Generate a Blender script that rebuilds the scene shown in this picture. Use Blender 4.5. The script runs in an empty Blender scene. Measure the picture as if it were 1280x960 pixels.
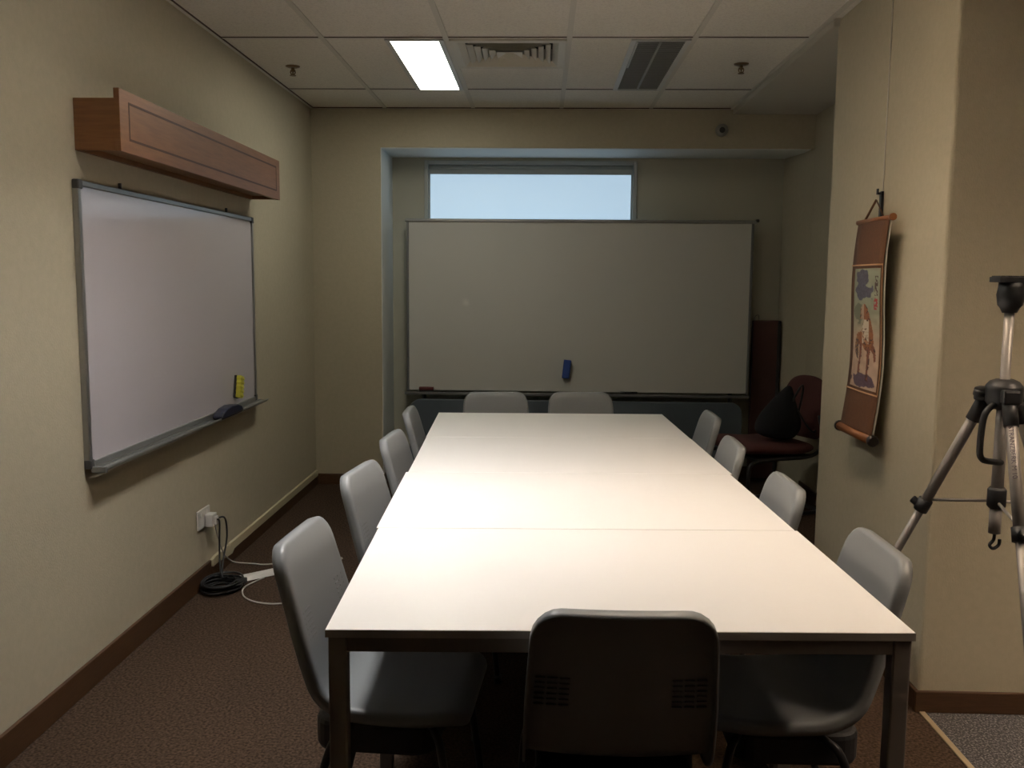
import bpy, bmesh, math, random
from mathutils import Vector, Matrix
random.seed(7)
C = bpy.context.scene.collection
sc = bpy.context.scene
PI = math.pi

# ------------------------------------------------------------------ camera
F, PITCH, YAW, ROLL, CAMH = 1136.57, .1126, .0313, .0084, 1.444
cy, sy, cp, sp = math.cos(YAW), math.sin(YAW), math.cos(PITCH), math.sin(PITCH)
fw = Vector((-sy*cp, cy*cp, -sp)); rt = Vector((cy, sy, 0)); up = rt.cross(fw)
cr, sr = math.cos(ROLL), math.sin(ROLL)
r2 = rt*cr + up*sr; u2 = up*cr - rt*sr
cd = bpy.data.cameras.new('camera'); cam = bpy.data.objects.new('camera', cd); C.objects.link(cam)
cam.matrix_world = Matrix(((r2.x, u2.x, -fw.x, 0), (r2.y, u2.y, -fw.y, 0), (r2.z, u2.z, -fw.z, CAMH), (0, 0, 0, 1)))
cd.sensor_fit = 'HORIZONTAL'; cd.sensor_width = 36; cd.lens = 36*F/1280; cd.clip_start = .05
sc.camera = cam
# ------------------------------------------------------------------ light levels
E_FRONT, C_FRONT = 13.0, (1.0, .98, .84)      # lit troffer over the table
E_NEAR, C_NEAR = 78.0, (1.0, .97, .96)
E_WARM, C_WARM = 36.0, (1.0, .79, .60)        # warm troffer behind the camera
E_CORR = 120.0
E_BLIND, C_BLIND = .67, (.58, .80, 1.0)       # daylight coming through the blind
w = bpy.data.worlds.new('world'); sc.world = w; w.use_nodes = True
w.node_tree.nodes['Background'].inputs[0].default_value = (.5, .6, .7, 1)
w.node_tree.nodes['Background'].inputs[1].default_value = .05
sc.view_settings.view_transform = 'Standard'; sc.view_settings.look = 'None'
sc.view_settings.exposure = -.05; sc.view_settings.gamma = 1; sc.view_settings.use_curve_mapping = False

# ------------------------------------------------------------------ materials
one = (1, 1, 1)
def mat(name, col, rough=.6, metal=0, spec=.5, noise=None, bump=None, emit=None, estr=0, var=None, coat=0):
    m = bpy.data.materials.new(name); m.use_nodes = True; nt = m.node_tree; b = nt.nodes['Principled BSDF']
    b.inputs['Base Color'].default_value = (*col, 1); b.inputs['Roughness'].default_value = rough
    b.inputs['Metallic'].default_value = metal; b.inputs['Specular IOR Level'].default_value = spec
    b.inputs['Coat Weight'].default_value = coat
    tc = nt.nodes.new('ShaderNodeTexCoord')
    if noise:                                   # (scale, detail, colour2, lo, hi, stretch)
        sc_, det, c2, lo, hi, st = noise
        mp = nt.nodes.new('ShaderNodeMapping'); mp.inputs['Scale'].default_value = st
        nt.links.new(tc.outputs['Object'], mp.inputs['Vector'])
        n = nt.nodes.new('ShaderNodeTexNoise'); n.inputs['Scale'].default_value = sc_; n.inputs['Detail'].default_value = det
        nt.links.new(mp.outputs['Vector'], n.inputs['Vector'])
        r = nt.nodes.new('ShaderNodeValToRGB'); r.color_ramp.elements[0].position = lo; r.color_ramp.elements[1].position = hi
        r.color_ramp.elements[0].color = (*col, 1); r.color_ramp.elements[1].color = (*c2, 1)
        nt.links.new(n.outputs['Fac'], r.inputs['Fac']); nt.links.new(r.outputs['Color'], b.inputs['Base Color'])
    if bump:                                    # (scale, strength, distance, stretch)
        mp2 = nt.nodes.new('ShaderNodeMapping'); mp2.inputs['Scale'].default_value = bump[3]
        nt.links.new(tc.outputs['Object'], mp2.inputs['Vector'])
        n2 = nt.nodes.new('ShaderNodeTexNoise'); n2.inputs['Scale'].default_value = bump[0]; n2.inputs['Detail'].default_value = 3
        nt.links.new(mp2.outputs['Vector'], n2.inputs['Vector'])
        bp = nt.nodes.new('ShaderNodeBump'); bp.inputs['Strength'].default_value = bump[1]; bp.inputs['Distance'].default_value = bump[2]
        nt.links.new(n2.outputs['Fac'], bp.inputs['Height']); nt.links.new(bp.outputs['Normal'], b.inputs['Normal'])
    if emit:
        b.inputs['Emission Color'].default_value = (*emit, 1); b.inputs['Emission Strength'].default_value = estr
    return m
M = dict(
 wall=mat('wallpaper', (.455, .405, .295), .85, noise=(40, 6, (.425, .38, .275), .3, .7, one), bump=(230, .5, .003, (1, 1, .5))),
 wpaint=mat('white paint', (.68, .70, .68), .6),
 alcove=mat('alcove paint', (.46, .44, .35), .8, bump=(90, .2, .002, one)),
 tile=mat('ceiling tile', (.76, .72, .64), .9, noise=(110, 5, (.63, .59, .52), .45, .75, one), bump=(160, .5, .003, one)),
 tee=mat('ceiling tee', (.60, .57, .50), .6),
 plaster=mat('plaster', (.50, .47, .40), .8),
 carpet=mat('brown carpet', (.088, .056, .037), .95, spec=.1, noise=(110, 6, (.032, .020, .013), .38, .62, one), bump=(420, .8, .006, one)),
 gcarpet=mat('grey carpet', (.06, .055, .055), .95, spec=.1, noise=(150, 3, (.24, .22, .21), .48, .66, one), bump=(380, .8, .006, one)),
 strip=mat('threshold', (.45, .35, .22), .4, metal=.4),
 base=mat('brown baseboard', (.075, .036, .015), .45, noise=(14, 4, (.048, .022, .009), .3, .7, (1, 1, 14))),
 cream=mat('cream plastic', (.50, .45, .30), .5),
 wood=mat('oak veneer', (.19, .080, .027), .45, noise=(9, 5, (.14, .054, .017), .3, .7, (1, 1, 12))),
 groove=mat('dark groove', (.05, .018, .008), .6),
 wb=mat('whiteboard surface', (.52, .485, .51), .12, spec=.5),
 wb2=mat('large whiteboard surface', (.58, .57, .525), .3, spec=.4),
 alu=mat('aluminium', (.36, .36, .35), .38, metal=.85),
 alud=mat('dull aluminium', (.20, .20, .20), .5, metal=.6),
 capm=mat('dark plastic cap', (.06, .06, .06), .5),
 top=mat('table laminate', (.86, .84, .81), .33, spec=.5, noise=(3, 2, (.84, .82, .79), .3, .7, one)),
 tedge=mat('table edge', (.30, .27, .24), .5),
 tmetal=mat('table frame paint', (.17, .145, .125), .45, metal=.2),
 shell=mat('grey chair plastic', (.215, .225, .23), .38, spec=.5, bump=(300, .15, .001, one)),
 rib=mat('grey vent rib', (.20, .205, .21), .4),
 black=mat('black plastic', (.012, .012, .013), .5),
 blackm=mat('black tube', (.02, .02, .022), .35, metal=.3),
 blackf=mat('black fabric', (.006, .0065, .009), .9, bump=(200, .4, .003, one)),
 maroon=mat('maroon fabric', (.07, .020, .017), .9, bump=(300, .4, .002, one)),
 maroon2=mat('maroon board', (.065, .022, .017), .7, noise=(6, 3, (.05, .016, .012), .3, .7, one)),
 fold=mat('folded table top', (.085, .105, .125), .5),
 camgrey=mat('camera grey plastic', (.30, .29, .26), .5),
 white=mat('white plastic', (.62, .60, .56), .4),
 whitec=mat('white cable', (.45, .42, .38), .5),
 blind=mat('roller blind', (.5, .58, .62), .8, emit=C_BLIND, estr=E_BLIND),
 wframe=mat('window frame', (.42, .44, .42), .4),
 wdark=mat('window gasket', (.04, .05, .05), .5),
 lamp=mat('lit diffuser', (.9, .9, .9), .5, emit=C_FRONT, estr=E_FRONT),
 lampn=mat('near lit diffuser', (.9, .9, .9), .5, emit=C_NEAR, estr=E_NEAR),
 lampw=mat('warm lit diffuser', (.9, .9, .9), .5, emit=C_WARM, estr=E_WARM),
 lampc=mat('corridor lit diffuser', (.9, .9, .9), .5, emit=C_WARM, estr=E_CORR),
 lframe=mat('light frame', (.55, .55, .52), .4),
 dreflect=mat('unlit reflector', (.34, .34, .34), .3, metal=.3),
 dlouv=mat('unlit louvre', (.26, .26, .255), .35, metal=.3),
 vent=mat('vent enamel', (.58, .54, .44), .5),
 ventd=mat('vent gap', (.02, .02, .018), .8),
 brass=mat('sprinkler metal', (.20, .13, .07), .35, metal=.8),
 cloth=mat('scroll cloth', (.115, .045, .015), .7, noise=(90, 3, (.095, .036, .012), .3, .7, one), bump=(260, .3, .001, one)),
 trimc=mat('scroll ribbon', (.50, .27, .13), .6),
 rod=mat('scroll rod wood', (.24, .085, .026), .4),
 knob=mat('scroll end knob', (.012, .007, .006), .3),
 paper=mat('scroll backing', (.55, .55, .48), .8),
 tsilver=mat('tripod aluminium', (.30, .275, .255), .45, metal=.35),
 yellow=mat('yellow plastic', (.62, .60, .06), .5),
 navy=mat('navy plastic', (.007, .009, .028), .45),
 blue=mat('blue eraser', (.025, .07, .28), .6),
 felt=mat('black felt', (.012, .012, .012), .9),
 red=mat('dark red', (.10, .014, .014), .5),
 ink=mat('lettering', (.06, .045, .07), .5),
)
# a clear pane
gm = bpy.data.materials.new('window glass'); gm.use_nodes = True
gb = gm.node_tree.nodes['Principled BSDF']; gb.inputs['Transmission Weight'].default_value = 1
gb.inputs['Roughness'].default_value = .02; gb.inputs['Base Color'].default_value = (.9, .96, 1, 1); M['glass'] = gm
# painting uses the colours laid on its mesh
pm = bpy.data.materials.new('painting'); pm.use_nodes = True; pb = pm.node_tree.nodes['Principled BSDF']
pa = pm.node_tree.nodes.new('ShaderNodeVertexColor'); pa.layer_name = 'paint'
pm.node_tree.links.new(pa.outputs['Color'], pb.inputs['Base Color']); pb.inputs['Roughness'].default_value = .75; M['paint'] = pm

# ------------------------------------------------------------------ mesh helpers
class MB:
    def __init__(s): s.b = bmesh.new()
    def box(s, x0, x1, y0, y1, z0, z1, mi=0, T=None):
        v = [s.b.verts.new((x, y, z)) for x in (x0, x1) for y in (y0, y1) for z in (z0, z1)]
        if T: 
            for q in v: q.co = T @ q.co
        for f in ((0, 1, 3, 2), (4, 6, 7, 5), (0, 4, 5, 1), (2, 3, 7, 6), (0, 2, 6, 4), (1, 5, 7, 3)):
            s.b.faces.new([v[i] for i in f]).material_index = mi
        return s
    def tube(s, pts, r, n=12, mi=0, closed=False):
        pts = [Vector(p) for p in pts]; rs = r if isinstance(r, (list, tuple)) else [r]*len(pts)
        rings = []; ref = None
        for i, p in enumerate(pts):
            a = pts[i-1] if (i or closed) else p; c = pts[(i+1) % len(pts)] if (i < len(pts)-1 or closed) else p
            t = (c-a).normalized()
            if ref is None: ref = t.orthogonal().normalized()
            ref = (ref - t*ref.dot(t)).normalized(); q = t.cross(ref)
            rings.append([s.b.verts.new(p + (ref*math.cos(k*2*PI/n) + q*math.sin(k*2*PI/n))*rs[i]) for k in range(n)])
        m = len(rings)
        for i in range(m if closed else m-1):
            for k in range(n):
                f = s.b.faces.new((rings[i][k], rings[i][(k+1) % n], rings[(i+1) % m][(k+1) % n], rings[(i+1) % m][k])); f.smooth = True; f.material_index = mi
        if not closed:
            for rg in (rings[0][::-1], rings[-1]): s.b.faces.new(rg).material_index = mi
        return s
    def poly(s, pts2, fn, d, mi=0):
        """extrude a 2-D outline: fn(u, v, w) -> point; w runs 0..d"""
        a = [s.b.verts.new(fn(u, v, 0)) for u, v in pts2]; c = [s.b.verts.new(fn(u, v, d)) for u, v in pts2]
        n = len(pts2); s.b.faces.new(a).material_index = mi; s.b.faces.new(c[::-1]).material_index = mi
        for i in range(n): s.b.faces.new((a[i], a[(i+1) % n], c[(i+1) % n], c[i])).material_index = mi
        return s
    def build(s, name, m, parent=None, bevel=0, seg=2, loc=None, smooth=False, sub=0, solid=0):
        bmesh.ops.recalc_face_normals(s.b, faces=s.b.faces)
        me = bpy.data.meshes.new(name); s.b.to_mesh(me); s.b.free()
        o = bpy.data.objects.new(name, me); C.objects.link(o)
        for x in (m if isinstance(m, list) else [m]): me.materials.append(M[x])
        if parent: o.parent = parent
        if loc: o.location = loc
        if smooth:
            for p in me.polygons: p.use_smooth = True
        if solid:
            q = o.modifiers.new('solid', 'SOLIDIFY'); q.thickness = solid; q.offset = -1
        if bevel:
            q = o.modifiers.new('bevel', 'BEVEL'); q.width = bevel; q.segments = seg; q.limit_method = 'ANGLE'; q.angle_limit = .7
        if sub:
            q = o.modifiers.new('sub', 'SUBSURF'); q.levels = sub; q.render_levels = sub
        return o
def rrect(x0, x1, y0, y1, r, n=6):
    out = []
    for cx, cy_, a in ((x1-r, y1-r, 0), (x0+r, y1-r, 90), (x0+r, y0+r, 180), (x1-r, y0+r, 270)):
        for k in range(n+1):
            t = math.radians(a + 90*k/n); out.append((cx+r*math.cos(t), cy_+r*math.sin(t)))
    return out
def tag(o, label=None, cat=None, group=None, kind=None):
    if label: o['label'] = label
    if cat: o['category'] = cat
    if group: o['group'] = group
    if kind: o['kind'] = kind
    return o
def empty(name, loc=(0, 0, 0), rz=0):
    o = bpy.data.objects.new(name, None); C.objects.link(o); o.location = loc; o.rotation_euler = (0, 0, rz)
    o.empty_display_size = .1; return o
def struct(name, mb, m, **k):
    o = mb.build(name, m, **k); o['kind'] = 'structure'; return o
def spline(pts, n=8):
    pts = [Vector(p) for p in pts]; out = []
    for i in range(len(pts)-1):
        p0 = pts[max(i-1, 0)]; p1 = pts[i]; p2 = pts[i+1]; p3 = pts[min(i+2, len(pts)-1)]
        for k in range(n):
            t = k/n
            out.append(.5*((2*p1) + (p2-p0)*t + (2*p0-5*p1+4*p2-p3)*t*t + (3*p1-p0-3*p2+p3)*t**3))
    out.append(pts[-1]); return out

# ------------------------------------------------------------------ the room
XL, YB, ZC, PX, PY0, PY1 = -1.583, 6.303, 2.604, 1.297, 2.998, 4.218
AX0, AYB, AZ = -1.107, 6.775, 2.342
YF, XR = -4.0, 4.4
XRR = 1.825
WX0, WX1, WZ0, WZ1 = -.868, .687, 1.45, 2.318
struct('floor', MB().box(XL-.1, 1.306, YF, AYB+.1, -.1, 0).box(1.306, XRR+.1, PY1-.02, AYB+.1, -.1, 0), 'carpet')
struct('floor', MB().box(1.306, XR+.1, YF, PY0+.02, -.1, 0), 'gcarpet')
struct('trim_1', MB().box(1.298, 1.318, YF, PY0-.012, 0, .005), 'strip', bevel=.002)
struct('wall_left', MB().box(XL-.1, XL, YF-.1, YB, 0, ZC), 'wall')
struct('wall_back', MB().poly([(XL-.1, 0), (AX0, 0), (AX0, AZ), (XRR+.1, AZ), (XRR+.1, ZC), (XL-.1, ZC)], lambda u, v, q: (u, YB+q, v), AYB+.1-YB), 'wall', bevel=.006)
struct('wall_alcove', MB().box(AX0, WX0, AYB, AYB+.12, 0, AZ).box(WX1, XRR+.1, AYB, AYB+.12, 0, AZ)
       .box(WX0, WX1, AYB, AYB+.12, 0, WZ0).box(WX0, WX1, AYB, AYB+.12, WZ1, AZ), 'alcove')
struct('wall_right', MB().box(XRR, XRR+.1, PY1-.1, YB, 0, ZC)
       .poly([(XRR, YB), (1.745, AYB), (XRR+.1, AYB), (XRR+.1, YB)], lambda u, v, w_: (u, v, w_), AZ), 'wall')
struct('wall_pillar', MB().box(PX, XR, PY0, PY1, 0, ZC), 'wall', bevel=.012, seg=3)
struct('wall_front', MB().box(XL-.1, XR+.1, YF-.1, YF, 0, ZC), 'maroon2')  # unseen wall added for light bounce, coloured dark to weaken it
struct('wall_corridor', MB().box(XR, XR+.1, YF, PY0, 0, ZC), 'maroon2')  # likewise unseen, added to contain the bounce and kept dark
HOLES = [(-.774, -.487, 2.16, 3.32), (.418, .705, 2.16, 3.32), (1.95, 2.237, .98, 2.14), (-.442, .090, 4.549, 5.081)]           # recessed louvred fixtures
cb_ = MB(); ys = sorted({YF-.1, YB+.5, *[h for q in HOLES for h in q[2:]]})
for ya, yb in zip(ys, ys[1:]):
    xs = [XL-.1]
    for h in sorted(HOLES):
        if h[2] <= ya and yb <= h[3]: xs += [h[0], h[1]]
    xs.append(XR+.1)
    for i in range(0, len(xs), 2): cb_.box(xs[i], xs[i+1], ya, yb, ZC, ZC+.1)
for h in HOLES: cb_.box(h[0]-.02, h[1]+.02, h[2]-.02, h[3]+.02, ZC+.1, ZC+.12)
struct('ceiling', cb_, 'tile')
struct('trim_2', MB().box(1.27, XRR, PY1-.03, YB, 2.567, ZC), 'plaster', bevel=.003)      # dropped soffit beside the tiles
tg = MB()
for i in range(-1, 5):
    x = -.472+.592*(i-1)+.0*i
    x = [-1.073, -.474, .120, .718, 1.262, 99][i+1]
    if x > 5: continue
    tg.box(x-.013, x+.013, YF, YB, ZC-.004, ZC+.001)
yy = 5.697
rows = []
while yy > YF: rows.append(yy); yy -= 1.182
for y in rows: tg.box(XL, 1.27, y-.012, y+.012, ZC-.003, ZC+.001)
struct('trim_3', tg, 'tee')
struct('trim_4', MB().box(XL, XL+.02, YF, YB, ZC-.006, ZC).box(XL, 1.27, YB-.02, YB, ZC-.006, ZC), 'tee')
gaps = MB()
for y in rows: gaps.box(XL+.02, 1.25, y-.0155, y-.012, ZC-.0035, ZC+.001)
gaps.box(XL+.02, XL+.024, YF, YB-.02, ZC-.0065, ZC).box(XL+.02, 1.25, YB-.024, YB-.02, ZC-.0065, ZC)
struct('trim_5', gaps, 'groove')
# baseboards
struct('baseboard_left', MB().box(XL, XL+.014, YF, 4.2, 0, .100).box(XL, XL+.014, 4.2, YB, 0, .060), 'base', bevel=.003)
struct('baseboard_back', MB().box(XL+.014, AX0, YB-.014, YB, 0, .077).box(AX0, AX0+.014, YB-.014, AYB, 0, .077), 'base', bevel=.003)
struct('baseboard_alcove', MB().box(AX0+.014, 1.74, AYB-.014, AYB, 0, .077), 'base', bevel=.003)
struct('baseboard_right', MB().box(XRR-.014, XRR, PY1, YB, 0, .077), 'base', bevel=.003)
struct('baseboard_pillar', MB().box(PX-.014, XR, PY0-.014, PY0, 0, .075).box(PX-.014, PX, PY0, PY1, 0, .075), 'base', bevel=.003)
rw = MB()
out = [(4.215, .062), (4.215, .098), (4.26, .104), (4.44, .104), (4.455, .085), (4.468, .104), (YB-.001, .104), (YB-.001, .062), (4.52, .062), (4.49, .045), (4.40, .050), (4.30, .062)]
rw.poly(out, lambda u, v, q: (XL+q, u, v), .016)
tag(rw.build('cable_raceway', 'cream', bevel=.002), 'cream plastic cable raceway with a broken end running above the left brown baseboard', 'cable raceway')

struct('trim_7', MB().box(AX0, 1.80, YB+.004, AYB, AZ-.004, AZ).box(AX0, AX0+.004, YB+.004, AYB, .077, AZ-.004), 'wpaint')      # white lining of the alcove
# window
struct('window_1', MB().box(WX0, WX0+.03, AYB-.012, AYB+.08, WZ0, WZ1).box(WX1-.03, WX1, AYB-.012, AYB+.08, WZ0, WZ1)
       .box(WX0+.03, WX1-.03, AYB-.012, AYB+.08, WZ1-.03, WZ1).box(WX0+.03, WX1-.03, AYB-.012, AYB+.08, WZ0, WZ0+.03), 'wframe', bevel=.003)
struct('window_2', MB().box(WX0+.03, WX1-.03, AYB+.085, AYB+.093, WZ0, WZ1), 'glass')
bl = empty('roller_blind', (0, AYB+.02, WZ1-.035))
tag(bl, 'pale blue glowing roller blind pulled down over the high window', 'blind')
MB().box(WX0+.034, WX1-.034, .0, .004, WZ0+.04-WZ1+.035, -.02).build('blind_fabric', 'blind', bl)
MB().tube([(WX0+.032, .002, -.008), (WX1-.032, .002, -.008)], .016, 14).build('roller_tube', 'wframe', bl)
MB().box(WX0+.034, WX1-.034, -.006, -.001, -.062, -.022).build('fabric_hem', 'wframe', bl)
for x in (WX0+.032, WX1-.042): MB().box(x, x+.010, -.012, .01, WZ0+.04-WZ1+.035, -.03).build('side_guide', 'wframe', bl)

# ------------------------------------------------------------------ ceiling things
def troffer(name, x0, x1, y0, y1, label, lm):
    r = empty(name, ((x0+x1)/2, (y0+y1)/2, ZC)); tag(r, label, 'ceiling light', 'long ceiling lights')
    a, b = (x1-x0)/2, (y1-y0)/2
    MB().box(-a, -a+.026, -b, b, -.010, 0).box(a-.026, a, -b, b, -.010, 0).box(-a+.026, a-.026, -b, -b+.02, -.010, 0).box(-a+.026, a-.026, b-.02, b, -.010, 0).build('frame', 'lframe', r, bevel=.002)
    if lm and lm != 'lamp':
        MB().box(-a+.003, a-.003, -b+.003, b-.003, .088, .095).build('diffuser', lm, r)
        l = MB(); n = 13
        for k in range(1, n): l.box(-a+.026, a-.026, -b+k*2*b/n-.001, -b+k*2*b/n+.001, .0, .065)
        for xx in (-.06, 0, .06): l.box(xx-.001, xx+.001, -b+.02, b-.02, .0, .05)
        l.build('louvre', 'lframe', r)
    elif lm:
        MB().box(-a+.026, a-.026, -b+.02, b-.02, -.008, -.001).build('diffuser', lm, r)
    else:
        MB().box(-a+.026, a-.026, -b+.02, b-.02, -.0015, -.0005).build('reflector', 'dreflect', r)
        q = MB().box(-.006, .006, -b+.02, b-.02, -.010, -.002)
        q.build('centre_bar', 'dlouv', r)
        l = MB()
        for k in range(1, 30): l.box(-a+.026, a-.026, -b+.02+k*(2*b-.04)/30-.001, -b+.02+k*(2*b-.04)/30+.001, -.0095, -.002)
        l.build('louvre', 'dlouv', r)
        MB().box(-a+.028, -a+.036, -b+.03, -.02, -.0115, -.002).build('painted_reflection_strip', 'wframe', r)  # pale strip painting a reflection along the reflector's left edge
    return r
troffer('ceiling_light', -.774, -.487, 4.53, 5.685, 'brightly lit long ceiling light left of the square air vent', 'lamp')
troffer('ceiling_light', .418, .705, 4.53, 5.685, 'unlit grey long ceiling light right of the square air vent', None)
troffer('ceiling_light', -.774, -.487, 2.16, 3.32, 'lit long ceiling light above the near half of the table', 'lampn')
troffer('ceiling_light', .418, .705, 2.16, 3.32, 'warm lit long ceiling light above the right half of the tables', 'lampw')
troffer('ceiling_light', 1.95, 2.237, .98, 2.14, 'warm lit long ceiling light over the grey carpet beside the tripod', 'lampc')
# vent
v = empty('ceiling_vent', (-.176, 4.815, ZC)); tag(v, 'square louvred ceiling air vent between the two long lights', 'vent')
MB().box(-.265, .265, -.265, .265, .085, .095).build('backing', 'ventd', v)
fr = MB()
for a, b in ((.285, .245),):
    fr.box(-a, a, -a, -b, -.012, 0).box(-a, a, b, a, -.012, 0).box(-a, -b, -b, b, -.012, 0).box(b, a, -b, b, -.012, 0)
fr.build('frame', 'vent', v, bevel=.002)
for k in range(6):
    o_ = .245-.036*k; i_ = o_-.027; zo, zi = .013, -.010
    lv = MB()
    vo = [lv.b.verts.new((x*o_, y*o_, zi)) for x, y in ((-1, -1), (1, -1), (1, 1), (-1, 1))]
    vi = [lv.b.verts.new((x*i_, y*i_, zo)) for x, y in ((-1, -1), (1, -1), (1, 1), (-1, 1))]
    for j in range(4): lv.b.faces.new((vo[j], vo[(j+1) % 4], vi[(j+1) % 4], vi[j]))
    if k == 5:
        for q_ in vi: q_.co.x *= .5; q_.co.y *= .5; q_.co.z = .006
        lv.b.faces.new(vi)
    lv.build('louvre', 'vent', v, solid=.0012)
# sprinklers
def sprinkler(x, y, label):
    r = empty('sprinkler', (x, y, ZC)); tag(r, label, 'sprinkler', 'ceiling sprinklers')
    MB().tube([(0, 0, 0), (0, 0, -.004), (0, 0, -.009)], [.040, .038, .022], 20).build('escutcheon', 'brass', r)
    MB().tube([(0, 0, -.008), (0, 0, -.03)], .009, 12).tube(spline([(-.010, 0, -.02), (-.013, 0, -.034), (-.004, 0, -.048)], 5), .003, 8).tube(spline([(.010, 0, -.02), (.013, 0, -.034), (.004, 0, -.048)], 5), .003, 8).tube([(0, 0, -.03), (0, 0, -.05)], .004, 8).build('body', 'brass', r)
    MB().tube([(0, 0, -.048), (0, 0, -.051)], .017, 16).build('deflector', 'brass', r)
sprinkler(-1.376, 5.104, 'small metal ceiling sprinkler left of the lit ceiling light')
sprinkler(1.05, 5.04, 'small metal ceiling sprinkler right of the unlit ceiling light')
# dome camera
d = empty('security_camera', (1.197, YB, 2.462)); tag(d, 'small round grey security camera on the wall above the alcove', 'security camera')
MB().tube([(0, 0, 0), (0, -.018, 0), (0, -.028, -.002)], [.042, .041, .034], 24).build('housing', 'camgrey', d)
MB().tube([(-.006, -.02, -.002), (-.006, -.045, -.004), (-.006, -.062, -.006)], [.034, .032, .022], 24).build('camera_ball', 'camgrey', d)
MB().tube([(-.007, -.055, -.006), (-.007, -.068, -.008)], [.021, .018], 20).build('lens', 'black', d)

# ------------------------------------------------------------------ left wall: valance box and whiteboard
r = empty('wooden_pelmet', (XL, 4.03, 1.87)); tag(r, 'long wooden pelmet box mounted on the left wall above the whiteboard', 'wooden box')
H = .94
for y in (-H+.006, H-.022): MB().box(0, .140, y, y+.016, .002, .175).build('end_panel', 'wood', r, bevel=.001)
MB().box(0, .140, -H+.022, H-.022, .157, .172).build('top_panel', 'wood', r)
MB().box(.0, .015, -H+.022, H-.022, .002, .157).box(.015, .14, -H+.022, H-.022, .02, .03).build('back_panel', 'wood', r)
MB().box(.140, .160, -H+.003, H, .0, .208).build('front_panel', 'wood', r, bevel=.0015)
g = MB(); y0, y1, z0, z1, t = -H+.07, H-.06, .042, .172, .008
g.box(.158, .1608, y0, y1, z0, z0+t).box(.158, .1608, y0, y1, z1-t, z1).box(.158, .1608, y0, y0+t, z0+t, z1-t).box(.158, .1608, y1-t, y1, z0+t, z1-t)
g.build('inlay_line', 'groove', r)

def whiteboard(name, root, fn, W, Hh, m, lab, cat, tray_d, tray_ext):
    """fn(u along, v up, w out)"""
    pass
BY0, BY1, BZ0, BZ1 = 3.062, 4.935, .782, 1.772
r = empty('whiteboard', (XL, 4.0, BZ0)); tag(r, 'white wall-mounted whiteboard with aluminium frame on the left wall under the wooden pelmet', 'whiteboard')
def lb(x0, x1, y0, y1, z0, z1): return (x0, x1, y0-4.0, y1-4.0, z0-BZ0, z1-BZ0)
MB().box(*lb(.002, .014, BY0+.01, BY1-.01, BZ0+.01, BZ1-.01)).build('board_surface', 'wb', r)
MB().box(*lb(0, .022, BY0, BY0+.022, BZ0, BZ1)).box(*lb(0, .022, BY1-.022, BY1, BZ0, BZ1)).box(*lb(0, .022, BY0+.022, BY1-.022, BZ1-.020, BZ1)).box(*lb(0, .022, BY0+.022, BY1-.022, BZ0, BZ0+.022)).build('frame', 'alu', r, bevel=.003)
for y in (BY0, BY1-.028):
    for z in (BZ0, BZ1-.028): MB().box(*lb(.001, .025, y-.002, y+.030, z-.002, z+.030)).build('corner_cap', 'capm', r, bevel=.004)
tr = MB()
tr.poly([(.022, .000), (.022, -.014), (.062, -.014), (.072, -.002), (.070, .004), (.062, -.006), (.028, -.006), (.028, .000)], lambda u, v_, q: (u, BY0-4.0+.02+q, v_), BY1-BY0+.02)
tr.build('pen_tray', 'alu', r)
MB().box(.020, .073, BY0-4.0+.008, BY0-4.0+.022, -.016, .006).build('tray_end_cap', 'alud', r, bevel=.003)
for y in (3.40, 4.55): MB().box(.004, .014, y-4.004, y-3.996, BZ1-BZ0-.001, BZ1-BZ0+.022).build('hanging_clip', 'capm', r)
# erasers
e = empty('board_eraser', (XL+.014, 4.602, .892)); e.rotation_euler = (math.radians(-14), 0, 0); tag(e, 'yellow board eraser stuck upright on the left whiteboard', 'eraser')
MB().box(0, .012, -.025, .025, -.058, .058).build('felt', 'felt', e, bevel=.002)
yb = MB().box(.012, .036, -.024, .024, -.057, .057)
for k in range(5): yb.box(.012, .039, -.026, .026, -.05+k*.022, -.038+k*.022)
yb.build('grip', 'yellow', e, bevel=.003)
e = empty('board_eraser', (XL+.052, 4.38, .780)); tag(e, 'dark navy curved eraser lying in the tray of the left whiteboard', 'eraser')
o = MB()
o.poly([(-.15, 0), (.15, 0), (.155, .012), (.13, .03), (.08, .042), (0, .048), (-.08, .042), (-.13, .028), (-.155, .012)], lambda u, v_, q: (-.024+q, u, v_), .05)
o.build('grip', 'navy', e, bevel=.008, seg=3)
MB().box(-.020, .022, -.145, .145, -.003, .003).build('felt', 'felt', e)

# socket and cables
r = empty('wall_socket', (XL, 4.135, .325)); tag(r, 'white double wall socket low on the left wall', 'socket')
MB().box(0, .010, -.075, .075, -.045, .045).build('plate', 'white', r, bevel=.003)
for y in (-.045, .030): MB().box(.010, .014, y, y+.015, .010, .030).build('switch', 'white', r, bevel=.001)
o = MB().box(0, .038, -.030, .030, -.035, .024).box(.038, .050, -.018, .018, -.028, .012).build('power_plug', 'white', bevel=.004, loc=(XL+.0105, 4.165, .315))
tag(o, 'white power plug pushed into the left wall socket', 'plug')
ck = MB()
for k in range(13):
    rx = .062+.034*random.random(); ry = .065+.055*random.random(); cx = -1.478+random.uniform(-.012, .012); cy_ = 4.08+random.uniform(-.015, .015); z0 = .006+.0032*k
    ph = random.random()*6; tl = random.uniform(-.006, .006)
    ck.tube([(cx+rx*math.cos(a*PI/16), cy_+ry*math.sin(a*PI/16), max(.005, z0+tl*math.sin(a*PI/16+ph))) for a in range(32)], .0042, 7, closed=True)
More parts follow.
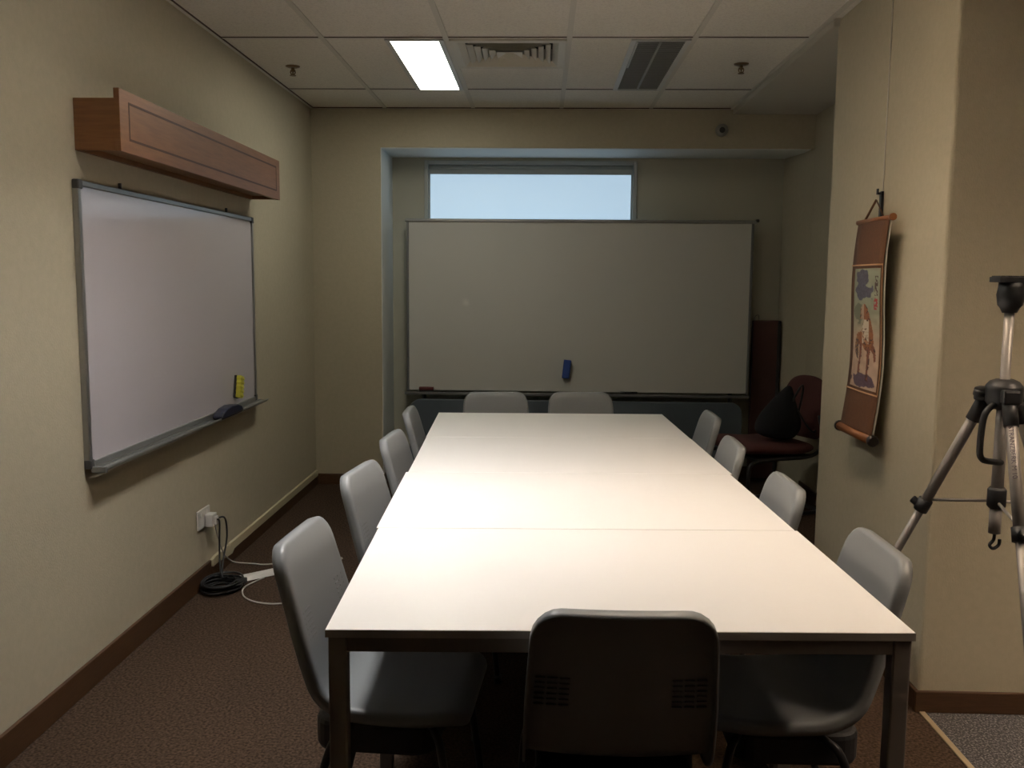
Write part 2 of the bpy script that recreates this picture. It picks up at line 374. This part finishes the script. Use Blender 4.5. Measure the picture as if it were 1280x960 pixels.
for dx, yy0 in ((0, 4.155), (.012, 4.20)):
    ck.tube(spline([(XL+.055, yy0, .31), (XL+.066+dx, yy0+.02, .30), (XL+.060+dx, yy0+.03+dx*2, .20), (XL+.07, yy0-.0, .10), (XL+.10, 4.10, .05), (-1.45, 4.08, .06)], 8), .0042, 8)
cb = ck.build('power_cable', 'black'); tag(cb, 'black power cable coiled in a heap on the carpet under the socket', 'cable')
MB().box(-.022, .022, -.03, .03, 0, .026).build('connector', 'black', cb, bevel=.006, loc=(-1.405, 4.13, .008))
o = MB(); T = Matrix.Translation((-1.225, 4.395, 0)) @ Matrix.Rotation(math.radians(42), 4, 'Z')
o.poly([(-.036, 0), (.036, 0), (.022, .018), (-.022, .018)], lambda u, v_, q: T @ Vector((q-.30, u, v_+.0005)), .46)
tag(o.build('floor_cable_cover', 'white', bevel=.003), 'white plastic cable cover lying on the carpet beside the coiled black cable', 'cable cover')
o = MB().tube(spline([(XL+.05, 4.16, .285), (XL+.052, 4.20, .20), (XL+.04, 4.30, .10), (-1.535, 4.40, .03), (-1.46, 4.45, .005), (-1.35, 4.455, .004), (-1.20, 4.60, .004), (-1.08, 4.60, .004), (-1.02, 4.57, .004), (-1.05, 4.52, .004), (-1.12, 4.50, .004)], 8), .0035, 8)
tag(o.build('thin_cable', 'whitec'), 'thin white cable dropping from the socket plug and running along the baseboard', 'cable')
o = MB().tube(spline([(-1.33, 4.24, .004), (-1.37, 4.14, .004), (-1.375, 4.06, .004), (-1.33, 3.96, .004), (-1.25, 3.90, .004), (-1.15, 3.89, .004), (-1.02, 3.95, .004), (-.95, 4.10, .004)], 8), .0035, 8)
tag(o.build('thin_cable', 'whitec'), 'thin white cable looping over the carpet in front of the cable cover', 'cable')

# ------------------------------------------------------------------ alcove: large whiteboard on its stand
YW = 6.60
r = empty('large_whiteboard', (.27, YW+.04, 0)); tag(r, 'large whiteboard with slim frame standing in the alcove below the window', 'whiteboard')
bx0, bx1, bz0, bz1 = -.978-.27, 1.508-.27, .636, 1.885
MB().box(bx0+.01, bx1-.01, -.035, -.015, bz0+.01, bz1-.01).build('board_surface', 'wb2', r)
for x in (bx0, bx1-.018): MB().box(x, x+.018, -.042, -.01, bz0, bz1).build('side_frame', 'alud', r, bevel=.003)
MB().box(bx0-.008, bx1+.022, -.045, -.008, bz1-.022, bz1+.002).build('top_frame', 'alu', r, bevel=.005)
MB().box(bx1+.010, bx1+.034, -.048, -.005, bz1-.012, bz1+.010).build('end_knob', 'capm', r, bevel=.006)
MB().box(bx0-.01, bx1-.0, -.085, -.01, bz0-.018, bz0-.006).box(bx0-.01, bx1, -.087, -.083, bz0-.018, bz0+.002).build('pen_tray', 'alud', r, bevel=.002)
for x in (bx0+.12, bx1-.12):
    MB().tube([(x, .012, .06), (x, .012, bz1-.05)], .016, 12).build('post', 'alud', r)
    MB().tube([(x, -.18, .055), (x, .10, .055)], .016, 12).tube([(x, -.16, .055), (x, -.16, .0)], .022, 12).tube([(x, .09, .055), (x, .09, .0)], .022, 12).build('foot', 'alud', r)
e = empty('board_eraser', (.189, YW-.0, .812)); e.rotation_euler = (0, math.radians(6), 0); tag(e, 'blue eraser stuck upright on the large whiteboard', 'eraser')
MB().box(-.026, .026, -.008, .004, -.066, .066).build('felt', 'felt', e, bevel=.002)
MB().box(-.027, .027, -.034, -.008, -.068, .068).build('grip', 'blue', e, bevel=.008, seg=3)
e = empty('board_eraser', (-.832, YW-.015, .637)); tag(e, 'small dark red and black eraser on the left end of the large whiteboard tray', 'eraser')
MB().box(-.053, .053, -.02, .02, .012, .034).build('grip', 'red', e, bevel=.003)
MB().box(-.051, .051, -.019, .019, -.003, .012).build('felt', 'felt', e)
e = empty('marker_pen', (.65, YW-.015, .645)); tag(e, 'black marker pen lying in the large whiteboard tray near its middle right', 'marker pen')
MB().tube([(-.035, 0, 0), (.055, 0, 0)], .008, 12).build('barrel', 'black', e)
MB().tube([(-.07, 0, 0), (-.066, 0, 0), (-.035, 0, 0)], [.006, .009, .009], 12).build('cap', 'capm', e)

# folded flip-top table
r = empty('folding_table', (.25, 6.46, 0)); tag(r, 'grey rounded table folded on edge under the large whiteboard', 'folded table')
MB().poly(rrect(-1.19, 1.19, .10, .595, .08, 8), lambda u, v_, q: (u, q, v_), .028).build('tabletop', 'fold', r, bevel=.006)
for x in (-.95, .95):
    MB().tube(spline([(x, .05, .50), (x, .10, .30), (x, .10, .08)], 6), .016, 10).tube([(x, -.12, .06), (x, .11, .06)], .014, 10).build('leg', 'blackm', r)
    for yy in (-.11, .10): MB().tube([(x-.01, yy, .027), (x+.01, yy, .027)], .027, 16).build('castor', 'black', r)

# tall maroon board leaning in the corner
r = empty('upright_board', (1.645, 6.71, 0)); tag(r, 'tall narrow maroon board standing upright right of the large whiteboard', 'board')
MB().poly(rrect(-.10, .10, 0, 1.175, .008, 4), lambda u, v_, q: (u, q-.03, v_), .05).build('panel', 'maroon2', r, bevel=.006)
MB().box(.078, .102, -.034, .022, .002, 1.173).build('dark_side_edge', 'black', r, bevel=.004)
MB().tube(spline([(-.085, -.01, 1.174), (-.083, -.01, 1.205), (-.06, -.01, 1.212), (-.055, -.01, 1.175)], 5), .003, 8).build('hook', 'alud', r)

# ------------------------------------------------------------------ maroon visitor chair and black bag in the recess
r = empty('visitor_chair', (1.44, 5.80, 0), math.radians(112)); tag(r, 'maroon upholstered chair with black tube frame behind the wall with the scroll', 'chair')
# local: faces +Y, x across
def cushion(pts, wid, th, name, m, round_=2):
    o = MB(); n = len(pts); a = []
    P = [Vector(p) for p in pts]
    grid = []
    NU = 14
    for i in range(n):
        t_ = (P[min(i+1, n-1)]-P[max(i-1, 0)]).normalized(); nr = Vector((0, -t_.z, t_.y))
        ww = wid(i/(n-1))
        ring = []
        for k in range(NU):
            a_ = 2*PI*k/NU; cx = math.copysign(abs(math.cos(a_))**.55, math.cos(a_)); sx = math.copysign(abs(math.sin(a_))**.8, math.sin(a_))
            ring.append(o.b.verts.new(P[i] + Vector((cx*ww, 0, 0)) + nr*sx*th*(.35+.65*min(1, 4*min(i, n-1-i)/(n-1)+.15))))
        grid.append(ring)
    for i in range(n-1):
        for k in range(NU): o.b.faces.new((grid[i][k], grid[i][(k+1) % NU], grid[i+1][(k+1) % NU], grid[i+1][k]))
    o.b.faces.new(grid[0]); o.b.faces.new(grid[-1][::-1])
    return o.build(name, m, r, smooth=True, sub=1)
cushion(spline([(0, -.24, .42), (0, -.12, .415), (0, .06, .42), (0, .22, .435), (0, .285, .42)], 4), lambda t_: .25*(1-.25*abs(2*t_-1)**5), .045, 'seat', 'maroon')
cushion(spline([(0, -.255, .46), (0, -.29, .60), (0, -.315, .74), (0, -.325, .855)], 5), lambda t_: .245*math.sqrt(max(.02, 1-max(0, (t_-.35)/.66)**2.4))*(.8+.2*min(1, t_*3)), .032, 'backrest', 'maroon')
for sx in (-.235, .235):
    MB().tube(spline([(sx*.8, -.27, .62), (sx, -.26, .46), (sx, -.18, .375), (sx, .10, .37), (sx, .235, .355), (sx, .275, .30), (sx, .27, .12), (sx, .25, .035), (sx, .18, .013), (sx, -.28, .013)], 6), .0125, 10).build('side_frame', 'blackm', r)
MB().tube([(-.235, -.28, .013), (.235, -.28, .013)], .0125, 10).build('rear_bar', 'blackm', r)
MB().box(-.22, .22, -.20, .22, .362, .378).build('seat_board', 'black', r)

b = empty('backpack', (1.47, 5.70, .475)); b.rotation_euler = (0, math.radians(10), math.radians(10)); tag(b, 'black soft backpack slumped on the maroon chair seat', 'bag')
o = MB(); rings = []
prof = [(0, .05), (.008, .10), (.03, .135), (.08, .150), (.13, .142), (.18, .115), (.23, .085), (.28, .055), (.32, .030), (.345, .014)]
for z, rad in prof:
    rings.append([o.b.verts.new((rad*1.0*math.cos(a*PI/12)*(1+.05*math.sin(3*a*PI/12+z*20))+.10*z, rad*.62*math.sin(a*PI/12)*(1+.06*math.cos(4*a*PI/12+z*30)), z)) for a in range(24)])
for i in range(len(rings)-1):
    for k in range(24): o.b.faces.new((rings[i][k], rings[i][(k+1) % 24], rings[i+1][(k+1) % 24], rings[i+1][k]))
o.b.faces.new(rings[0]); o.b.faces.new(rings[-1][::-1])
o.build('bag_body', 'blackf', b, smooth=True, sub=1)
MB().tube(spline([(.06, -.03, .25), (.075, -.05, .33), (.095, -.05, .36), (.115, -.03, .31), (.12, -.02, .20), (.10, -.06, .12)], 6), .007, 8).build('strap', 'black', b)
MB().tube(spline([(.10, -.05, .20), (.17, -.06, .12), (.23, -.04, .085), (.27, 0, .10)], 6), .006, 8).build('loose_strap', 'black', b)

# ------------------------------------------------------------------ tables
TA = .0371
tdir = Matrix.Rotation(TA, 3, 'Z')
def TP(x, y): q = tdir @ Vector((x, y, 0)); return (-.4295+q.x, 1.76+q.y, 0)
TW, TD = 1.20, .766
def make_table():
    r = empty('table'); g_ = .002
    MB().box(0, TW, g_, TD-g_, .7235, .740).build('tabletop', ['top'], r, bevel=.0012)
    MB().box(-.0006, TW+.0006, g_-.0006, TD-g_+.0006, .7225, .7385).build('edge_band', 'tedge', r)
    MB().box(.042, TW-.042, .008, .033, .690, .7225).box(.042, TW-.042, TD-.033, TD-.008, .690, .7225).box(.008, .033, .042, TD-.042, .690, .7225).box(TW-.033, TW-.008, .042, TD-.042, .690, .7225).build('apron', 'tmetal', r, bevel=.002)
    for x in (.004, TW-.042):
        for y in (.006, TD-.044):
            MB().box(x, x+.038, y, y+.038, .008, .7225).box(x+.006, x+.032, y+.006, y+.032, 0, .008).build('leg', 'tmetal', r, bevel=.004)
            sx = 1 if x < .5 else -1; sy_ = 1 if y < .3 else -1
            cx = x+.019; cyy = y+.019
            MB().poly([(0, 0), (.09, 0), (.09, .004), (.0, .09), (-.0, .085)], lambda u, v_, q: (cx+sx*(-.006+q), cyy+sy_*(.015+u), .722-v_), .006).build('corner_brace', 'tmetal', r)
    return r
def children(o): return [c for c in bpy.data.objects if c.parent == o]
def copy_tree(o, parent=None):
    c = o.copy(); C.objects.link(c)
    if parent: c.parent = parent
    for ch in children(o): copy_tree(ch, c)
    return c
tproto = make_table()
tl = ['white-topped rectangular table at the near end, nearest the camera', 'second white-topped table from the near end of the row',
      'third white-topped table from the near end of the row', 'white-topped table at the far end of the row, nearest the large whiteboard']
for i in range(4):
    t = tproto if i == 0 else copy_tree(tproto)
    t.location = TP([0, -.006, .002, .0][i], i*TD); t.rotation_euler = (0, 0, TA)
    tag(t, tl[i], 'table', 'white tables pushed together')

# ------------------------------------------------------------------ grey shell chairs
PR = spline([(0, 0, .822), (0, .010, .79), (0, .032, .71), (0, .056, .62), (0, .078, .54), (0, .105, .475), (0, .160, .442), (0, .24, .434), (0, .33, .433), (0, .41, .440), (0, .455, .427)], 10)
cum = [0]
for i in range(1, len(PR)): cum.append(cum[-1]+(PR[i]-PR[i-1]).length)
SL = cum[-1]
def prof_at(s):
    s = max(0, min(SL, s))
    for i in range(1, len(PR)):
        if cum[i] >= s:
            t = (s-cum[i-1])/max(1e-9, cum[i]-cum[i-1]); p = PR[i-1].lerp(PR[i], t)
            a = PR[max(0, i-3)]; b = PR[min(len(PR)-1, i+2)]; tg_ = (b-a).normalized(); break
    n = Vector((0, -tg_.z, tg_.y))         # towards the sitter
    return p, tg_, n
def width_at(s):
    k = s/SL
    pts = [(0, .352), (.12, .368), (.3, .385), (.45, .392), (.6, .395), (.85, .395), (1, .38)]
    for (a, wa), (b, wb) in zip(pts, pts[1:]):
        if k <= b: return wa+(wb-wa)*(k-a)/(b-a)
    return .40
def shell_mb():
    o = MB(); N = 112; A, B = .2, SL/2; base = []
    rr = rrect(-A, A, -B, B, .062, 9)
    # resample the outline evenly
    L = [0]; q = rr+[rr[0]]
    for i in range(1, len(q)): L.append(L[-1]+math.dist(q[i], q[i-1]))
    for k in range(N):
        d_ = L[-1]*k/N; i = max(j for j in range(len(L)) if L[j] <= d_); i = min(i, len(q)-2)
        t = (d_-L[i])/max(1e-9, L[i+1]-L[i]); base.append((q[i][0]+(q[i+1][0]-q[i][0])*t, q[i][1]+(q[i+1][1]-q[i][1])*t))
    rings = [(0, .032, .006), (0, .032, 0), (0, .020, 0), (0, .011, 0), (.0025, .0050, 0), (.006, .002, 0), (.011, 0, 0)]
    inn = [.93-.93*i/26 for i in range(26)]
    prev = None
    def place(x, s, dep):
        s0 = s+B; p, tg_, n = prof_at(s0); wv = width_at(s0)/(2*A)
        cc = .007*(x/A)**2*min(1, max(0, 1-s0/(SL*.5)))+.012*(x/A)**2*(1 if s0 > SL*.5 else s0/(SL*.5))
        return p + Vector((x*wv, 0, 0)) + n*(cc-dep)
    def add(vs, prev):
        if prev:
            for k in range(N):
                f = o.b.faces.new((prev[k], prev[(k+1) % N], vs[(k+1) % N], vs[k])); f.smooth = True
        return vs
    for e, dep, ins in rings:
        ee = e+ins
        prev = add([o.b.verts.new(place(x*(A-ee)/A, s*(B-ee)/B, dep)) for x, s in base], prev)
    e0 = .011
    for k_ in inn:
        prev = add([o.b.verts.new(place(x*(A-e0)/A*k_/1.0, s*(B-e0)/B*k_, 0)) for x, s in base], prev)
    c = o.b.verts.new(place(0, 0, 0))
    for k in range(N):
        f = o.b.faces.new((prev[k], prev[(k+1) % N], c)); f.smooth = True
    return o
def make_chair():
    r = empty('shell_chair')
    shell_mb().build('seat_shell', 'shell', r, solid=.005)
    for sx in (-1, 1):
        g_ = MB()
        for row in range(6):
            s = SL*(.235+.018*row); p, tg_, n = prof_at(s); wv = width_at(s)/.4
            for c in range(3):
                x = sx*(.118+.026*c)*wv; cc = .008*(x/.2)**2
                o_ = p+n*(cc-.003)
                X = Vector((1, 0, 0)); T_ = Matrix(((X.x, tg_.x, n.x, o_.x+x), (0, tg_.y, n.y, o_.y), (0, tg_.z, n.z, o_.z), (0, 0, 0, 1)))
                g_.box(-.010, .010, -.0022, .0022, -.006, .0045, T=T_)
        g_.build('vent_grille', 'rib', r)
    MB().poly(rrect(-.17, .17, .07, .37, .06, 6), lambda u, v_, q: (u, v_, .325+q), .078).build('under_seat_pan', 'black', r, bevel=.012)
    for sx in (-1, 1):
        MB().tube(spline([(sx*.12, .34, .400), (sx*.17, .37, .390), (sx*.195, .39, .35), (sx*.205, .42, .15), (sx*.21, .435, .008)], 6), .0105, 10).tube([(sx*.21, .435, .0), (sx*.2095, .4335, .03)], .0135, 10).build('leg', 'blackm', r)
        MB().tube(spline([(sx*.12, .20, .400), (sx*.17, .16, .390), (sx*.195, .125, .35), (sx*.205, .07, .15), (sx*.21, .035, .008)], 6), .0105, 10).tube([(sx*.21, .034, .0), (sx*.2095, .040, .03)], .0135, 10).build('leg', 'blackm', r)
        MB().tube([(sx*.12, .20, .400), (sx*.12, .34, .400)], .0105, 10).build('side_rail', 'blackm', r)
    return r
cproto = make_chair()
# (x, y of the top of the back, heading of the sitter in degrees from +Y, label)
CH = [(.168, 1.695, 0, 'grey plastic chair nearest the camera, seen from behind, its back nearly black'),
 (-.594, 2.215, -94, 'grey plastic chair on the left side of the tables, nearest the camera'),
 (-.598, 2.990, -97, 'grey plastic chair on the left side, second from the camera'),
 (-.600, 3.660, -93, 'grey plastic chair on the left side, third from the camera'),
 (-.632, 4.390, -88, 'grey plastic chair on the left side, farthest from the camera'),
 (.832, 2.195, 90, 'grey plastic chair on the right side, nearest the camera and the tripod'),
 (.790, 2.890, 90, 'grey plastic chair on the right side, second from the camera'),
 (.770, 3.610, 89, 'greenish grey plastic chair on the right side, third from the camera'),
 (.820, 4.360, 90, 'grey plastic chair on the right side, farthest from the camera'),
 (-.252, 5.110, 188, 'grey plastic chair at the far end of the tables, the left one of two'),
 (.230, 5.150, 184, 'grey plastic chair at the far end of the tables, the right one of two')]
for i, (x, y, a, lab) in enumerate(CH):
    c = cproto if i == 0 else copy_tree(cproto)
    c.location = (x, y, 0); c.rotation_euler = (0, 0, math.radians(a)); tag(c, lab, 'chair', 'grey chairs around the tables')

# ------------------------------------------------------------------ hanging scroll on the pillar wall
r = empty('hanging_scroll', (PX, 3.50, 1.683)); tag(r, 'brown hanging scroll with a painted horse on the beige wall', 'scroll')
def off(z):       # distance from the wall as the cloth waves, z from the top rod downwards
    return .048+.012*math.sin(z*7.5+.4)+.010*z
def sheet(y0a, y0b, y1a, y1b, z0, z1, extra, name, m, n=40, cols=1, colfn=None, solid=.002):
    """y0a,y0b: edges at the top; y1a,y1b: edges at the bottom (local y)"""
    o = MB(); g_ = []
    for i in range(n+1):
        t = i/n; z = z0+(z1-z0)*t; ya = y0a+(y1a-y0a)*t; yb_ = y0b+(y1b-y0b)*t
        g_.append([o.b.verts.new((-(off(z)+extra+.006*math.sin(PI*k/cols)), ya+(yb_-ya)*k/cols, -z)) for k in range(cols+1)])
    for i in range(n):
        for k in range(cols):
            o.b.faces.new((g_[i][k], g_[i][k+1], g_[i+1][k+1], g_[i+1][k])).smooth = True
    ob = o.build(name, m, r, solid=solid)
    if colfn:
        me = ob.data; ca = me.color_attributes.new('paint', 'FLOAT_COLOR', 'POINT')
        for i in range(n+1):
            for k in range(cols+1): ca.data[i*(cols+1)+k].color = (*colfn(k/cols, i/n), 1)
    return ob
def inpoly(x, y, P):
    c = False; n = len(P)
    for i in range(n):
        (x1, y1), (x2, y2) = P[i], P[(i+1) % n]
        if (y1 > y) != (y2 > y) and x < (x2-x1)*(y-y1)/(y2-y1)+x1: c = not c
    return c
def hsh(x, y): return (math.sin(x*127.1+y*311.7)*43758.5453) % 1.0
def vn(x, y):
    xi, yi = math.floor(x), math.floor(y); fx, fy = x-xi, y-yi; fx = fx*fx*(3-2*fx); fy = fy*fy*(3-2*fy)
    return (hsh(xi, yi)*(1-fx)+hsh(xi+1, yi)*fx)*(1-fy)+(hsh(xi, yi+1)*(1-fx)+hsh(xi+1, yi+1)*fx)*fy
HS = [ # horse outlines in painting space (u left-right, v top-bottom)
 ('body', [(.38, .30), (.50, .285), (.62, .33), (.72, .42), (.80, .52), (.82, .60), (.78, .66), (.66, .69), (.50, .67), (.40, .62), (.22, .64), (.14, .58), (.20, .54), (.38, .52), (.45, .45), (.46, .42), (.40, .42), (.32, .415), (.33, .35)]),
 ('leg1', [(.60, .65), (.72, .66), (.70, .76), (.68, .86), (.70, .93), (.60, .93), (.61, .82), (.60, .74)]),
 ('leg2', [(.30, .62), (.42, .62), (.40, .72), (.36, .80), (.36, .88), (.27, .88), (.28, .80), (.31, .72)]),
 ('leg3', [(.78, .60), (.88, .66), (.92, .74), (.86, .77), (.82, .70), (.74, .67)]),
 ('tail', [(.14, .58), (.22, .56), (.26, .66), (.28, .76), (.20, .75), (.13, .70), (.10, .64)])]
def paint(u, v_):
    n = vn(u*9, v_*28); n2 = vn(u*30+5, v_*80)
    top = (.34, .36, .25); bot = (.60, .42, .30)
    t = min(1, max(0, (v_-.35)/.3)); c = [top[i]*(1-t)+bot[i]*t for i in range(3)]
    c = [q*(.85+.3*n) for q in c]
    dk = math.hypot((u-.38)/.26, (v_-.07)/.075)+.5*(n-.5); dk2 = math.hypot((u-.42)/.34, (v_-.20)/.07)+.8*(n-.5)
    if min(dk, dk2) < 1: c = [.085+.05*n2, .08+.05*n2, .115+.06*n2]
    if math.hypot((u-.28)/.22, (v_-.36)/.08)+.6*(n-.5) < 1: c = [.20, .22, .15]
    if math.hypot((u-.52)/.44, (v_-.93+.0*(u))/.055)+.6*(n-.5) < 1: c = [.11+.05*n2, .07+.03*n2, .10+.04*n2]
    for nm, P in HS:
        if inpoly(u+.03*(n2-.5), v_+.008*(n2-.5), P):
            if nm == 'body':
                c = [.30+.1*n2, .10+.05*n2, .04]
                if .40 < u < .66 and .42 < v_ < .62: c = [.72, .62, .48] if n > .25 else [.50, .25, .13]
                if v_ < .45 and .36 < u < .48: c = [.52, .36, .25]
                if n2 > .72: c = [.10, .035, .025]
            elif nm == 'tail': c = [.08, .05, .045] if n2 > .35 else [.32, .16, .06]
            else: c = [.24, .085, .045] if n2 > .3 else [.09, .03, .025]
    if .84 < u < .94 and .06 < v_ < .22 and n2 > .5: c = [.10, .06, .05]
    if .83 < u < .95 and .23 < v_ < .33 and n2 > .35: c = [.42, .05, .05]
    return [q*.72 for q in c]
# local y: far edge is +, near edge is -
FA, NB = .161, -.162
FA2, NB2 = .244, -.104
LZ = .808
def edge(z): t = z/LZ; return FA+(FA2-FA)*t+.004*math.sin(z*20), NB+(NB2-NB)*t
sheet(FA, NB, FA2, NB2, .0, LZ, 0, 'cloth_mount', 'cloth', 60, 6)
a0, b0 = edge(.170); a1, b1 = edge(.650)
sheet(a0-.040, b0+.020, a1-.040, b1+.020, .180, .640, .0045, 'horse_painting', 'paint', 170, 60, paint, solid=.0008)
def band(z, h, name):
    a, b = edge(z); return sheet(a, b, a, b, z, z+h, .005, name, 'trimc', 2, 6, solid=.001)
band(.164, .006, 'upper_ribbon'); band(.650, .006, 'lower_ribbon')
for nm, s_ in (('side_ribbon', 1), ):
    sheet(b0+.004, b0-.0, b1+.004, b1-.0, .170, .650, .004, nm, 'trimc', 40, 1, solid=.001)
sheet(FA-.003, NB-.003, FA2-.003, NB2-.003, .004, LZ-.004, -.007, 'paper_backing', 'paper', 60, 4)
MB().tube([(-off(0), FA+.014, 0), (-off(0), NB-.014, 0)], .009, 14).tube([(-off(0), NB-.026, 0), (-off(0), NB-.012, 0)], .013, 14).build('top_rod', 'rod', r)
bo = off(LZ)
MB().tube([(-bo, FA2+.006, -LZ-.012), (-bo, NB2-.006, -LZ-.012)], .018, 18).build('bottom_roller', 'rod', r)
for y, s_ in ((FA2, 1), (NB2, -1)): MB().tube([(-bo, y+s_*.004, -LZ-.012), (-bo, y+s_*.020, -LZ-.012), (-bo, y+s_*.026, -LZ-.012)], [.021, .022, .016], 18).build('roller_knob', 'knob', r)
MB().tube([(-.026, .063, .080), (-.048, .120, .0)], .0045, 8).tube([(-.026, .063, .080), (-.048, -.09, .0)], .0025, 8).build('hanging_cord', 'cloth', r)
r = empty('picture_hanger', (PX, 3.563, 1.795)); tag(r, 'thin wire from the ceiling with a black hanger holding the scroll', 'hanger')
MB().tube([(-.003, 0, 0), (-.003, .0, ZC-1.795)], .0022, 8).build('wire', 'tee', r)
MB().box(-.012, -.002, -.010, .010, -.125, .0).box(-.024, -.012, -.006, .006, -.012, -.004).box(-.026, -.020, -.006, .006, -.012, .010).build('hook_bar', 'black', r, bevel=.001)

# ------------------------------------------------------------------ tripod
r = empty('camera_tripod', (1.237, 2.45, 0)); tag(r, 'silver and black camera tripod in front of the right wall', 'tripod')
angs = [141, 21, 261]
MB().tube([(0, 0, .80), (0, 0, 1.385)], .0125, 16).build('centre_column', 'tsilver', r)
MB().tube([(0, 0, .855), (0, 0, 1.15)], .0155, 16).build('column_sleeve', 'tsilver', r)
hb = MB().tube([(0, 0, 1.115), (0, 0, 1.135), (0, 0, 1.175), (0, 0, 1.190), (0, 0, 1.196)], [.030, .046, .048, .036, .022], 20)
for a in angs:
    c_, s_ = math.cos(math.radians(a)), math.sin(math.radians(a))
    T = Matrix.Translation((0, 0, 0)) @ Matrix.Rotation(math.radians(a), 4, 'Z')
    hb.box(.02, .070, -.022, .022, 1.135, 1.172, T=T)
hb.build('hub', 'black', r, bevel=.006)
MB().tube([(-.03, .01, 1.150), (-.07, .02, 1.158)], .008, 10).build('lock_knob', 'black', r)
for j, a in enumerate(angs):
    c_, s_ = math.cos(math.radians(a)), math.sin(math.radians(a))
    def at(t): return Vector((c_*(.048+t*.50), s_*(.048+t*.50), 1.135-t*1.130))
    leg = MB().tube([at(0), at(.285)], .0145, 14).build('leg', 'tsilver', r)
    MB().tube([at(.27), at(.60)], .0115, 14).build('middle_section', 'tsilver', leg)
    MB().tube([at(.60), at(.985)], .0085, 14).build('lower_section', 'tsilver', leg)
    MB().tube([at(-.01), at(.05)], .0185, 14).build('collar', 'black', leg)
    MB().tube([at(.262), at(.292)], .0195, 14).build('collar', 'black', leg)
    MB().tube([at(.59), at(.62)], .016, 14).build('collar', 'black', leg)
    qd = Vector((-s_, c_, 0)); dd = Vector((c_, s_, 0))
    MB().tube([at(.275)+dd*.015, at(.275)+dd*.032+Vector((0, 0, .012))], .011, 10).build('lever_lock', 'black', leg, bevel=.002)
    MB().tube([at(.975), at(1.0)], [.013, .015], 14).build('rubber_foot', 'black', leg)
    MB().tube([Vector((c_*.018, s_*.018, .862)), at(.262)], .0042, 8).build('brace', 'tsilver', r)
MB().tube([(0, 0, .845), (0, 0, .852), (0, 0, .895), (0, 0, .902)], [.019, .024, .024, .019], 18).build('lower_collar', 'black', r)
MB().tube([(0, 0, .775), (0, 0, .845)], .0155, 14).build('column_end', 'tsilver', r)
MB().tube(spline([(0, 0, .785), (0, 0, .758), (-.010, 0, .742), (.0, 0, .732), (.014, 0, .742), (.016, 0, .758)], 6), .0045, 8).build('weight_hook', 'black', r)
# crank handle
MB().tube(spline([(-.035, -.02, 1.130), (-.062, -.03, 1.10), (-.070, -.034, 1.02), (-.062, -.034, .985), (-.02, -.022, .975), (0, -.010, .972)], 6), .0085, 10).build('carry_handle', 'black', r)
# head
MB().tube([(0, 0, 1.372), (0, 0, 1.385), (0, 0, 1.392), (0, 0, 1.42), (0, 0, 1.438), (0, 0, 1.452)], [.018, .024, .030, .034, .031, .030], 20).build('pan_head', 'black', r)
pl = MB().box(-.044, .050, -.030, .030, 1.452, 1.466)
for k in range(5): pl.box(-.040+k*.018, -.030+k*.018, -.028, .028, 1.466, 1.469)
pl.build('camera_plate', 'black', r, bevel=.003)
MB().tube([(.02, .01, 1.43), (.10, .06, 1.42), (.25, .16, 1.36)], [.008, .006, .006], 10).tube([(.18, .113, 1.388), (.28, .18, 1.348)], .012, 10).build('pan_handle', 'black', r)
# lettering down the near leg
fc = bpy.data.curves.new('lettering', 'FONT'); fc.body = 'STRANZBERK M 10'; fc.size = .0165; fc.extrude = .0003; fc.align_y = 'CENTER'
fo = bpy.data.objects.new('lettering_tmp', fc); C.objects.link(fo)
bpy.context.view_layer.update()
me = bpy.data.meshes.new_from_object(fo.evaluated_get(bpy.context.evaluated_depsgraph_get())); bpy.data.objects.remove(fo)
lt = bpy.data.objects.new('lettering', me); C.objects.link(lt); me.materials.clear(); me.materials.append(M['ink']); lt.parent = r
a = math.radians(261); c_, s_ = math.cos(a), math.sin(a)
P0 = Vector((c_*(.055+.05*.52), s_*(.055+.05*.52), 1.135-.05*1.13)); ax = Vector((c_*.52, s_*.52, -1.13)).normalized()
view = (Vector((0, 0, CAMH))-Vector((1.237, 2.45, 1.05))); nn = (view-ax*view.dot(ax)).normalized(); nn = (nn + ax.cross(nn)*.28).normalized(); side = nn.cross(ax)
Pm = P0+nn*.0150
lt.matrix_local = Matrix(((ax.x, side.x, nn.x, Pm.x), (ax.y, side.y, nn.y, Pm.y), (ax.z, side.z, nn.z, Pm.z), (0, 0, 0, 1)))

# small vent marks on the alcove's left jamb
vm = MB()
for k in range(15): vm.box(AX0-.001, AX0+.001, 6.50, 6.53, .66+k*.022, .668+k*.022)
struct('trim_6', vm, 'wdark')
